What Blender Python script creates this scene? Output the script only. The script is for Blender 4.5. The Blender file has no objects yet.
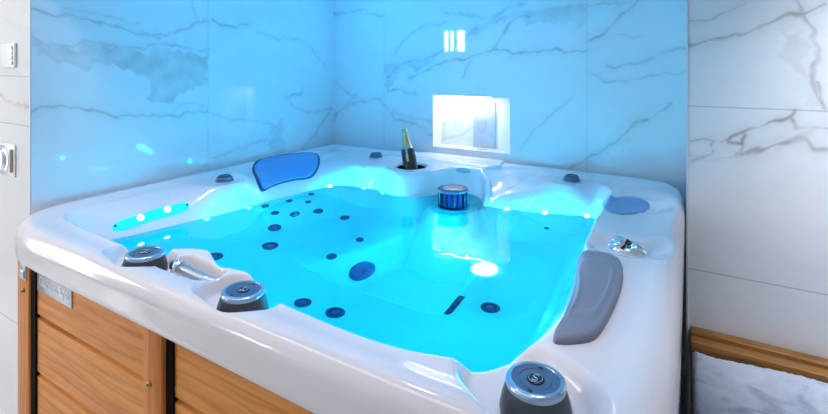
import numpy as np
def smooth_poly(P, n=4):
    P=np.array(P,float)
    for _ in range(n):
        Q=np.roll(P,-1,0); P=np.stack([.75*P+.25*Q,.25*P+.75*Q],1).reshape(-1,2)
        if len(P)>260: break
    return P
def sdf(px,py,P):
    """signed distance to closed polygon, negative inside"""
    d=np.full(px.shape,1e9); ins=np.zeros(px.shape,bool)
    A=P;B=np.roll(P,-1,0)
    for (ax,ay),(bx,by) in zip(A,B):
        ex,ey=bx-ax,by-ay; wx,wy=px-ax,py-ay
        t=np.clip((wx*ex+wy*ey)/(ex*ex+ey*ey+1e-12),0,1)
        d=np.minimum(d,(wx-ex*t)**2+(wy-ey*t)**2)
        if ay!=by:
            c=((ay>py)!=(by>py))&(px<(bx-ax)*(py-ay)/(by-ay)+ax)
            ins^=c
    d=np.sqrt(d); return np.where(ins,-d,d)
def seg_d(px,py,pts):
    d=np.full(px.shape,1e9);tt=np.zeros(px.shape);n=len(pts)-1
    for i in range(n):
        (ax,ay),(bx,by)=pts[i][:2],pts[i+1][:2]
        ex,ey=bx-ax,by-ay
        t=np.clip(((px-ax)*ex+(py-ay)*ey)/(ex*ex+ey*ey),0,1)
        q=np.hypot(px-ax-ex*t,py-ay-ey*t); m=q<d
        tt=np.where(m,i+t,tt); d=np.minimum(d,q)
    return d,tt
def smin(a,b,k):
    h=np.clip(.5+.5*(b-a)/k,0,1); return b+(a-b)*h-k*h*(1-h)
def smax(a,b,k): return -smin(-a,-b,k)
OUT=[(0.008,.05),(.03,.015),(.08,.005),(.5,.005),(1.1,.005),(1.8,.005),(2.05,.01),(2.17,.04),(2.235,.11),(2.2515,.25),(2.2515,.8),(2.2515,1.3),(2.2515,1.7),(2.24,1.84),(2.17,1.94),(2.03,1.972),(1.5,1.972),(.9,1.972),(.38,1.972),(.2,1.955),(.07,1.885),(.015,1.78),(.005,1.65),(.005,1.2),(.005,.5)]
RIM=[(.142,1.789),(.095,1.7),(.065,1.5),(.06,1.33),(.10,1.26),(.22,1.225),(.30,1.20),(.335,1.11),(.31,1.02),(.22,.975),(.10,.94),(.055,.85),(.055,.45),(.085,.3),(.15,.2),(.27,.16),(.37,.24),(.44,.37),(.53,.46),(.62,.46),(.71,.42),(.76,.41),(.81,.46),(.88,.495),(.96,.475),(1.02,.41),(1.045,.32),(1.08,.245),(1.14,.205),(1.21,.20),(1.27,.19),(1.33,.12),(1.40,.08),(1.5,.07),(1.58,.075),(1.625,.14),(1.65,.25),(1.70,.315),(1.77,.30),(1.82,.235),(1.89,.20),(1.95,.27),(1.97,.4),(1.965,.73),(1.975,.9),(1.98,1.0),(1.995,1.13),(2.02,1.2),(2.035,1.3),(2.04,1.45),(2.02,1.6),(2.0,1.70),(1.95,1.77),(1.9,1.80),(1.854,1.815),(1.737,1.845),(1.6,1.847),(1.465,1.838),(1.34,1.83),(1.27,1.79),(1.2,1.755),(1.13,1.765),(1.06,1.775),(1.0,1.735),(.95,1.71),(.87,1.745),(.80,1.81),(.72,1.83),(.62,1.83),(.5,1.825),(.3,1.815)]
WAT=[(.20,1.76),(.26,1.6),(.30,1.4),(.335,1.27),(.36,1.12),(.365,.98),(.40,.75),(.447,.544),(.52,.475),(.624,.475),(.70,.465),(.796,.49),(.88,.53),(.98,.505),(1.05,.43),(1.09,.34),(1.15,.28),(1.23,.27),(1.31,.33),(1.37,.44),(1.44,.45),(1.49,.436),(1.55,.425),(1.60,.42),(1.67,.405),(1.78,.37),(1.852,.346),(1.90,.37),(1.925,.45),(1.93,.7),(1.93,1.0),(1.945,1.1),(1.955,1.3),(1.945,1.5),(1.925,1.62),(1.90,1.70),(1.86,1.76),(1.7,1.80),(1.3,1.795),(1.2,1.735),(1.0,1.715),(.95,1.69),(.87,1.725),(.8,1.78),(.5,1.79),(.28,1.785)]
SEAT=[(.38,1.70),(.44,1.5),(.52,1.2),(.58,.9),(.64,.70),(.72,.64),(.82,.66),(.95,.68),(1.15,.66),(1.3,.64),(1.5,.58),(1.7,.54),(1.78,.54),(1.82,.62),(1.84,1.0),(1.84,1.4),(1.80,1.6),(1.74,1.66),(1.4,1.69),(1.15,1.64),(.95,1.62),(.8,1.69),(.5,1.72)]
FOOT=[(.80,1.22),(.88,1.12),(.96,1.0),(1.01,.82),(1.06,.68),(1.2,.64),(1.4,.65),(1.50,.73),(1.53,1.0),(1.55,1.20),(1.45,1.23),(1.15,1.23)]
FLOOR=[(.93,1.17),(.97,1.10),(1.02,1.02),(1.07,.86),(1.12,.75),(1.22,.71),(1.36,.72),(1.43,.78),(1.46,1.0),(1.47,1.14),(1.40,1.17),(1.15,1.175)]
OUT,RIM,WAT,SEAT,FOOT,FLOOR=[smooth_poly(p,3) for p in (OUT,RIM,WAT,SEAT,FOOT,FLOOR)]
ZR,ZW=.905,.78
RIDGE1=[(1.17,.165,.908),(1.255,.195,.900),(1.315,.255,.880),(1.35,.33,.848),(1.372,.41,.808),(1.385,.475,.76)]
RIDGE2=[(1.645,.16,.905),(1.655,.26,.893),(1.635,.33,.862),(1.595,.39,.815),(1.54,.45,.76)]
KNOBS=[(.856,1.862),(1.315,1.868),(2.030,1.827)]
def height(x,s):
    x=np.asarray(x,float);s=np.asarray(s,float)
    dO=-sdf(x,s,OUT);dR=sdf(x,s,RIM);dW=sdf(x,s,WAT);dT=sdf(x,s,SEAT);dF=sdf(x,s,FOOT);dL=sdf(x,s,FLOOR)
    # rim
    rim=ZR+.017*np.exp(-((dO-.045)/.055)**2)
    rr=.04; q=np.clip((rr-dO)/rr,0,1); rim=rim-(rr-rr*np.sqrt(np.clip(1-q*q,0,1)))
    # raised ledge along the back wall
    led=np.clip((.19-s)/.03,0,1)*np.clip((x-.55)/.3,0,1)*np.clip((1.345-x)/.012,0,1)
    rim=rim+.014*led
    t=np.clip(np.maximum(dW,0)/(np.maximum(dW,0)+np.maximum(-dR,0)+1e-9),0,1)
    ex=1.9-.65*np.clip((.75-s)/.15,0,1)*np.clip((x-.4)/.2,0,1); up=ZW+(ZR-ZW)*(1-(1-t)**ex)
    z=np.where(dR>0,rim,up+np.clip(t-.9,0,.1)*10*(rim-ZR))
    t=np.clip(np.maximum(-dW,0)/(np.maximum(-dW,0)+np.maximum(dT,0)+1e-9),0,1)
    z=np.where(dW<0,ZW+(.50-ZW)*(1-(1-t)**1.7),z)
    t=np.clip(np.maximum(-dT,0)/(np.maximum(-dT,0)+np.maximum(dF,0)+1e-9),0,1)
    z=np.where(dT<0,.50-.05*t,z)
    t=np.clip(np.maximum(-dF,0)/(np.maximum(-dF,0)+np.maximum(dL,0)+1e-9),0,1)
    z=np.where(dF<0,.45-.27*t*t*(3-2*t),z)
    z=z-.05*np.exp(-(((x-.66)/.2)**2+((s-.86)/.22)**2)**2)*(z<.6)-.04*np.exp(-(((x-1.70)/.12)**2+((s-.98)/.2)**2)**2)*(z<.6)
    # ridges between the coves
    for R in (RIDGE1,RIDGE2):
        d,tt=seg_d(x,s,R); zz=np.interp(tt,range(len(R)),[r[2] for r in R])
        z=np.where(s<.9,smax(z,zz-(d/.014)**2*.014,.006),z)
    # filter ledge
    d=np.hypot(x-1.235,s-.52); z=np.where((d<.3),smax(z,np.where(d<.12,.757,.757-(d-.12)*3.5),.02),z)
    # bottle well
    d=np.hypot((x-.872),(s-.325)); z=smin(z,.80+np.maximum(0,d-.086)*12,.006)
    # front pockets for the knobs
    def pocket(z,pts,r,zf,k,w):
        d,_=seg_d(x,s,pts); return np.where(d<.3,smin(z,zf+k*np.maximum(0,d-r),w),z)
    z=pocket(z,[(.75,1.825),(.86,1.85)],.062,.865,2.2,.012)
    z=pocket(z,[(1.22,1.84),(1.32,1.858)],.062,.865,2.2,.012)
    z=pocket(z,[(1.97,1.77),(2.035,1.815)],.085,.862,1.6,.015)
    z=pocket(z,[(.965,1.815),(1.085,1.815)],.035,.85,2.5,.012)
    # shallow dishes of the right rim
    z=pocket(z,[(2.04,1.0),(2.12,1.0)],.045,.885,.5,.01)
    z=pocket(z,[(2.00,.5),(2.10,.5)],.055,.888,.5,.01)
    return z

import bpy, bmesh, math, random
from mathutils import Vector, Matrix
random.seed(4)
scene = bpy.context.scene
COL = scene.collection
PI = math.pi
# world: X runs along the back wall, s is the distance from the back wall (y = -s), z is up
CAM = (2.26676, 2.64956, 1.49); TH = -.534169; FPX = 465.2465; HY = 65.4

# ------------------------------------------------------------------ helpers
def tag(o, label=None, cat=None, group=None, kind=None):
    if label: o['label'] = label
    if cat: o['category'] = cat
    if group: o['group'] = group
    if kind: o['kind'] = kind
    return o
def empty(name, x, s, z, label, cat, group=None):
    o = bpy.data.objects.new(name, None); COL.objects.link(o); o.location = (x, -s, z)
    o.empty_display_size = .1
    return tag(o, label, cat, group)
def put(o, parent):
    """parent o (built in world space) to parent"""
    if parent is not None:
        o.parent = parent
        M = Matrix.Identity(4); p = parent
        while p is not None:
            M = p.matrix_parent_inverse.copy() @ p.matrix_basis @ M if p.parent else p.matrix_basis @ M
            p = p.parent
        o.matrix_parent_inverse = M.inverted()
    return o
def mesh(name, V, F, mat, parent=None, smooth=False, attrs=None, kind=None):
    me = bpy.data.meshes.new(name)
    me.from_pydata([(float(v[0]), -float(v[1]), float(v[2])) for v in V], [], F)
    me.validate(); me.update()
    bm = bmesh.new(); bm.from_mesh(me); bmesh.ops.recalc_face_normals(bm, faces=bm.faces); bm.to_mesh(me); bm.free()
    if attrs:
        for k, a in attrs.items():
            at = me.attributes.new(k, 'FLOAT', 'POINT'); at.data.foreach_set('value', np.asarray(a, np.float32))
    if smooth:
        me.polygons.foreach_set('use_smooth', [True]*len(me.polygons))
    me.materials.append(mat)
    o = bpy.data.objects.new(name, me); COL.objects.link(o)
    put(o, parent)
    if kind: o['kind'] = kind
    return o
def autosmooth(o, ang=40):
    me = o.data; bm = bmesh.new(); bm.from_mesh(me)
    for f in bm.faces: f.smooth = True
    for e in bm.edges:
        if len(e.link_faces) == 2 and e.calc_face_angle(0) > math.radians(ang): e.smooth = False
    bm.to_mesh(me); bm.free(); return o
def box(x0, x1, s0, s1, z0, z1):
    V = [(x, s, z) for x in (x0, x1) for s in (s0, s1) for z in (z0, z1)]
    F = [(0,1,3,2),(4,6,7,5),(0,4,5,1),(2,3,7,6),(0,2,6,4),(1,5,7,3)]
    return V, F
def merge(*parts):
    V, F = [], []
    for v, f in parts:
        n = len(V); V += list(v); F += [tuple(i+n for i in q) for q in f]
    return V, F
def lathe(profile, c, axis=(0,0,1), n=48, cap0=True, cap1=True, scale=(1,1), ref=None):
    """revolve (r, h) pairs round an axis through c (x, s, z)"""
    A = np.array(axis, float); A /= np.linalg.norm(A)
    U = np.array(ref if ref is not None else ((1,0,0) if abs(A[0]) < .9 else (0,1,0)), float)
    U = U-A*(U@A); U /= np.linalg.norm(U); W = np.cross(A, U); c = np.array(c, float)
    V, F = [], []
    for r, hh in profile:
        for k in range(n):
            a = 2*PI*k/n; V.append(c+A*hh+U*r*scale[0]*math.cos(a)+W*r*scale[1]*math.sin(a))
    m = len(profile)
    for i in range(m-1):
        for k in range(n): F.append((i*n+k, i*n+(k+1) % n, (i+1)*n+(k+1) % n, (i+1)*n+k))
    if cap0: F.append(tuple(range(n))[::-1])
    if cap1: F.append(tuple((m-1)*n+k for k in range(n)))
    return V, F
def tube(pts, r, n=16):
    pts = [np.array(p, float) for p in pts]; V, F = [], []
    rs = r if isinstance(r, (list, tuple)) else [r]*len(pts)
    for i, p in enumerate(pts):
        t = pts[min(i+1, len(pts)-1)]-pts[max(i-1, 0)]; t /= np.linalg.norm(t)
        u = np.cross(t, (0,0,1)); u = u/np.linalg.norm(u) if np.linalg.norm(u) > 1e-4 else np.array((1.,0,0)); w = np.cross(t, u)
        for k in range(n):
            a = 2*PI*k/n; V.append(p+rs[i]*(u*math.cos(a)+w*math.sin(a)))
    for i in range(len(pts)-1):
        for k in range(n): F.append((i*n+k, i*n+(k+1) % n, (i+1)*n+(k+1) % n, (i+1)*n+k))
    F.append(tuple(range(n))[::-1]); F.append(tuple((len(pts)-1)*n+k for k in range(n)))
    return V, F
def bevel(o, w=.004, seg=3):
    m = o.modifiers.new('bevel', 'BEVEL'); m.width = w; m.segments = seg; m.limit_method = 'ANGLE'; m.angle_limit = math.radians(40)
    for p in o.data.polygons: p.use_smooth = True
    return o
def H(x, s): return float(height(np.array([x]), np.array([s]))[0])
def normal(x, s, e=.012):
    gx = (H(x+e, s)-H(x-e, s))/(2*e); gs = (H(x, s+e)-H(x, s-e))/(2*e)
    n = np.array((-gx, -gs, 1.)); return n/np.linalg.norm(n)

# ------------------------------------------------------------------ materials
def mat(name, color=(.8,.8,.8), rough=.4, metal=0., spec=.5, coat=0., emit=None, estr=0., ior=1.5, trans=0.):
    m = bpy.data.materials.new(name); m.use_nodes = True; b = m.node_tree.nodes['Principled BSDF']
    b.inputs['Base Color'].default_value = (*color, 1); b.inputs['Roughness'].default_value = rough
    b.inputs['Metallic'].default_value = metal; b.inputs['Specular IOR Level'].default_value = spec
    b.inputs['Coat Weight'].default_value = coat; b.inputs['Coat Roughness'].default_value = .03; b.inputs['IOR'].default_value = ior
    b.inputs['Transmission Weight'].default_value = trans
    if emit: b.inputs['Emission Color'].default_value = (*emit, 1); b.inputs['Emission Strength'].default_value = estr
    return m
def N(m, t, **kw):
    n = m.node_tree.nodes.new(t)
    for k, v in kw.items():
        if k in n.inputs: n.inputs[k].default_value = v
        else: setattr(n, k, v)
    return n
def L(m, a, b): m.node_tree.links.new(a, b)
def ramp(m, fac, stops):
    r = N(m, 'ShaderNodeValToRGB'); e = r.color_ramp.elements
    while len(e) < len(stops): e.new(.5)
    for el, (p, c) in zip(e, stops): el.position = p; el.color = (*c, 1)
    L(m, fac, r.inputs['Fac']); return r.outputs['Color']
def mix(m, fac, a, b):
    x = N(m, 'ShaderNodeMix', data_type='RGBA')
    for sock, v in (('Factor', fac), (6, a), (7, b)):
        s_ = x.inputs[0] if sock == 'Factor' else x.inputs[sock]
        if hasattr(v, 'is_output'): L(m, v, s_)
        else: s_.default_value = v if isinstance(v, (int, float)) else (*v, 1)
    return x.outputs[2]
def bump(m, hsock, strength, dist):
    b = N(m, 'ShaderNodeBump'); b.inputs['Strength'].default_value = strength; b.inputs['Distance'].default_value = dist
    L(m, hsock, b.inputs['Height']); return b.outputs['Normal']
def objco(m, scale=(1,1,1)):
    tc = N(m, 'ShaderNodeTexCoord'); mp = N(m, 'ShaderNodeMapping'); mp.inputs['Scale'].default_value = scale
    L(m, tc.outputs['Object'], mp.inputs['Vector']); return mp.outputs['Vector']

def marble(name, white, vein, gold, rough):
    m = mat(name, white, rough, ior=1.55, coat=.0); b = m.node_tree.nodes['Principled BSDF']
    at = N(m, 'ShaderNodeAttribute', attribute_name='vein'); jt = N(m, 'ShaderNodeAttribute', attribute_name='joint')
    co = objco(m)
    n1 = N(m, 'ShaderNodeTexNoise', Scale=9.0, Detail=8.0, Roughness=.62); L(m, co, n1.inputs['Vector'])
    n2 = N(m, 'ShaderNodeTexNoise', Scale=2.2, Detail=6.0, Roughness=.6, Distortion=1.2); L(m, co, n2.inputs['Vector'])
    base = ramp(m, n2.outputs['Fac'], [(.3, tuple(c*.95 for c in white)), (.6, white)])
    mul = N(m, 'ShaderNodeMath', operation='MULTIPLY'); rr = ramp(m, n1.outputs['Fac'], [(.3, (.25,.25,.25)), (.6, (.78,.78,.78))])
    L(m, at.outputs['Fac'], mul.inputs[0]); L(m, rr, mul.inputs[1])
    vc = mix(m, n2.outputs['Fac'], vein, gold)
    c = mix(m, mul.outputs[0], base, vc)
    c = mix(m, jt.outputs['Fac'], c, (.36,.33,.29))
    L(m, c, b.inputs['Base Color']); return m
M = {}
M['tile'] = marble('marble_tile', (.80,.80,.81), (.23,.22,.23), (.34,.28,.22), .035)
M['tile_left'] = marble('marble_tile_side', (.84,.84,.85), (.4,.36,.32), (.5,.38,.2), .06)
M['acrylic'] = mat('white_acrylic', (.80,.80,.82), .13, coat=.5)
b = M['acrylic'].node_tree.nodes['Principled BSDF']
n = N(M['acrylic'], 'ShaderNodeTexNoise', Scale=3.0, Detail=3.0); L(M['acrylic'], objco(M['acrylic']), n.inputs['Vector'])
L(M['acrylic'], ramp(M['acrylic'], n.outputs['Fac'], [(.35, (.83,.77,.785)), (.65, (.87,.80,.815))]), b.inputs['Base Color'])
def wood(name, c0, c1, c2, axis):
    m = mat(name, c1, .42, spec=.3); b = m.node_tree.nodes['Principled BSDF']
    sc = (1.2, 22, 22) if axis == 'x' else (22, 22, 1.6)
    co = objco(m, sc)
    a = N(m, 'ShaderNodeTexNoise', Scale=1.6, Detail=7.0, Roughness=.62, Distortion=1.4); L(m, co, a.inputs['Vector'])
    co2 = objco(m, (2.0, 9, 9) if axis == 'x' else (9, 9, 2.0))
    w = N(m, 'ShaderNodeTexWave', Scale=.9, Distortion=7.0, Detail=3.0); w.bands_direction = 'Z' if axis == 'x' else 'X'
    w.inputs['Detail Scale'].default_value = .8; L(m, co2, w.inputs['Vector'])
    c = ramp(m, a.outputs['Fac'], [(.28, c0), (.5, c1), (.75, c2)])
    k = ramp(m, w.outputs['Fac'], [(.0, (.62,.55,.5)), (.22, (1,1,1))])
    x = N(m, 'ShaderNodeMix', data_type='RGBA', blend_type='MULTIPLY'); x.inputs[0].default_value = .55
    L(m, c, x.inputs[6]); L(m, k, x.inputs[7]); L(m, x.outputs[2], b.inputs['Base Color'])
    L(m, bump(m, a.outputs['Fac'], .25, .002), b.inputs['Normal']); return m
M['wood'] = wood('oak_panel', (.60,.17,.026), (.82,.30,.055), (.92,.41,.095), 'x')
M['wood_v'] = wood('oak_post', (.50,.135,.02), (.68,.22,.038), (.80,.30,.062), 'z')
M['wood_bench'] = wood('bench_timber', (.20,.085,.02), (.36,.16,.04), (.50,.25,.08), 'x')
M['dark'] = mat('backing_and_gap_shade', (.008,.005,.004), .9, spec=.1)  # cabinet backing, and the painted shade of the post gaps
M['chrome'] = mat('chrome', (.78,.80,.83), .08, 1.0)
M['steel'] = mat('brushed_steel', (.50,.54,.58), .3, 1.0)
M['graphite'] = mat('graphite_plastic', (.045,.05,.06), .32)
M['kring'] = mat('satin_silver', (.42,.52,.66), .22, .85)
M['kface'] = mat('blue_grey_satin', (.13,.19,.28), .32, .6)
M['kdark'] = mat('navy_black', (.01,.014,.022), .3)
M['jet'] = mat('dark_jet_plastic', (.003,.012,.075), .35)
M['jetc'] = mat('jet_nozzle', (.01,.04,.20), .3)
M['pillow'] = mat('slate_foam', (.22,.245,.32), .5)
M['pillow_b'] = mat('blue_foam', (.10,.34,.72), .3)
M['pad'] = mat('pale_slate_foam', (.22,.36,.60), .35)
M['piping'] = mat('navy_edge', (.02,.05,.16), .5)
M['brass'] = mat('aged_brass', (.33,.25,.13), .3, 1.0)
M['white_plastic'] = mat('white_plastic', (.86,.87,.88), .3)
M['grey_line'] = mat('grey_strip_mat', (.30,.31,.33), .5)
M['beige'] = mat('beige_bar', (.46,.37,.31), .4)
M['silver_text'] = mat('pale_engraving', (.86,.90,.95), .3, .2)
M['led'] = mat('led_lens', (.9,1,1), .2, emit=(.35,.95,1.), estr=26.)
M['white_disc_glow'] = mat('white_disc_glow', (1,1,1), .3, emit=(.85,1.,1.), estr=12.)
M['badge'] = mat('badge_acrylic', (.30,.45,.60), .3)
M['bar'] = mat('light_bar_lens', (.02,.55,.65), .2, emit=(.0,.72,.95), estr=.75)
M['glass_green'] = mat('bottle_glass', (.004,.014,.008), .05, coat=.5)
M['gold'] = mat('gold_foil', (.52,.43,.24), .3, .8)
M['label_blue'] = mat('blue_label', (.012,.02,.10), .4)
M['liner'] = mat('dark_green_liner', (.006,.022,.012), .18)
M['filter_blue'] = mat('filter_plastic', (.012,.06,.45), .3)
M['filter_lid'] = mat('filter_lid', (.16,.18,.26), .35, .3)
M['ceil'] = mat('ceiling_paint', (.85,.85,.86), .8)
M['plaster'] = mat('white_wall', (.82,.83,.84), .7)
M['led_strip'] = mat('warm_led_strip', (1,1,1), .4, emit=(1,.93,.80), estr=8.)
M['lamp'] = mat('lamp_diffuser', (1,1,1), .4, emit=(1,.98,.96), estr=6.)
M['lamp_blue'] = mat('blue_lamp_diffuser', (.2,.4,1), .4, emit=(.08,.42,1.), estr=3.)
M['daylight'] = mat('window_pane', (1,1,1), .3, emit=(.9,.97,1.), estr=26.)
M['side_glow'] = mat('added_glow_pane', (1,1,1), .3, emit=(.95,.98,1.), estr=1.5)
M['frame'] = mat('added_bar_white', (.8,.8,.8), .4)
M['aluminium'] = mat('pale_trim', (.72,.78,.84), .25, .3)
m = bpy.data.materials.new('clear_glass'); m.use_nodes = True
nt = m.node_tree; nt.nodes.remove(nt.nodes['Principled BSDF'])
g = N(m, 'ShaderNodeBsdfGlossy', Roughness=.02); tr = N(m, 'ShaderNodeBsdfTransparent'); tr.inputs['Color'].default_value = (.975,.98,.985,1)
fr_ = N(m, 'ShaderNodeLayerWeight', Blend=.5); fr = N(m, 'ShaderNodeMath', operation='POWER'); L(m, fr_.outputs['Facing'], fr.inputs[0]); fr.inputs[1].default_value = 6.
mx = N(m, 'ShaderNodeMixShader')
L(m, fr.outputs[0], mx.inputs[0]); L(m, tr.outputs[0], mx.inputs[1]); L(m, g.outputs[0], mx.inputs[2]); L(m, mx.outputs[0], nt.nodes['Material Output'].inputs['Surface'])
M['glass'] = m
# water: one surface with the index of water
m = bpy.data.materials.new('pool_water'); m.use_nodes = True; nt = m.node_tree; nt.nodes.remove(nt.nodes['Principled BSDF'])
gl = N(m, 'ShaderNodeBsdfRefraction', Roughness=0.0, IOR=1.333); gl.inputs['Color'].default_value = (.10,.93,1.,1)
gs_ = N(m, 'ShaderNodeBsdfGlossy', Roughness=0.0); wf = N(m, 'ShaderNodeFresnel', IOR=1.333); wm = N(m, 'ShaderNodeMixShader')
nz = N(m, 'ShaderNodeTexNoise', Scale=5.0, Detail=2.0); L(m, objco(m), nz.inputs['Vector'])
wn = bump(m, nz.outputs['Fac'], .12, .03)
for q in (gl, gs_, wf): L(m, wn, q.inputs['Normal'])
L(m, wf.outputs[0], wm.inputs[0]); L(m, gl.outputs[0], wm.inputs[1]); L(m, gs_.outputs[0], wm.inputs[2]); L(m, wm.outputs[0], nt.nodes['Material Output'].inputs['Surface'])
M['water'] = m
# towel
m = mat('towel_pile', (.55,.58,.68), .95); b = m.node_tree.nodes['Principled BSDF']; co = objco(m)
n1 = N(m, 'ShaderNodeTexNoise', Scale=160.0, Detail=3.0); n2 = N(m, 'ShaderNodeTexNoise', Scale=7.0, Detail=4.0, Distortion=1.5)
L(m, co, n1.inputs['Vector']); L(m, co, n2.inputs['Vector'])
c = ramp(m, n2.outputs['Fac'], [(.33, (.42,.45,.58)), (.48, (.66,.70,.82)), (.7, (.76,.80,.90))]); L(m, c, b.inputs['Base Color'])
L(m, bump(m, n1.outputs['Fac'], .9, .006), b.inputs['Normal']); M['towel'] = m
m = mat('marble_floor', (.8,.8,.8), .1); b = m.node_tree.nodes['Principled BSDF']
n1 = N(m, 'ShaderNodeTexNoise', Scale=1.6, Detail=9.0, Roughness=.65, Distortion=1.8); L(m, objco(m), n1.inputs['Vector'])
L(m, ramp(m, n1.outputs['Fac'], [(.42, (.86,.86,.87)), (.5, (.60,.60,.62)), (.56, (.86,.86,.87))]), b.inputs['Base Color']); M['floor'] = m

# ------------------------------------------------------------------ camera
cd = bpy.data.cameras.new('camera'); cam = bpy.data.objects.new('camera', cd); COL.objects.link(cam)
cam.location = (CAM[0], -CAM[1], CAM[2]); cam.rotation_euler = (PI/2, 0, -TH)
cd.sensor_width = 36; cd.lens = FPX/828*36; cd.shift_y = -(207-HY)/828; cd.clip_start = .02
scene.camera = cam

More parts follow.
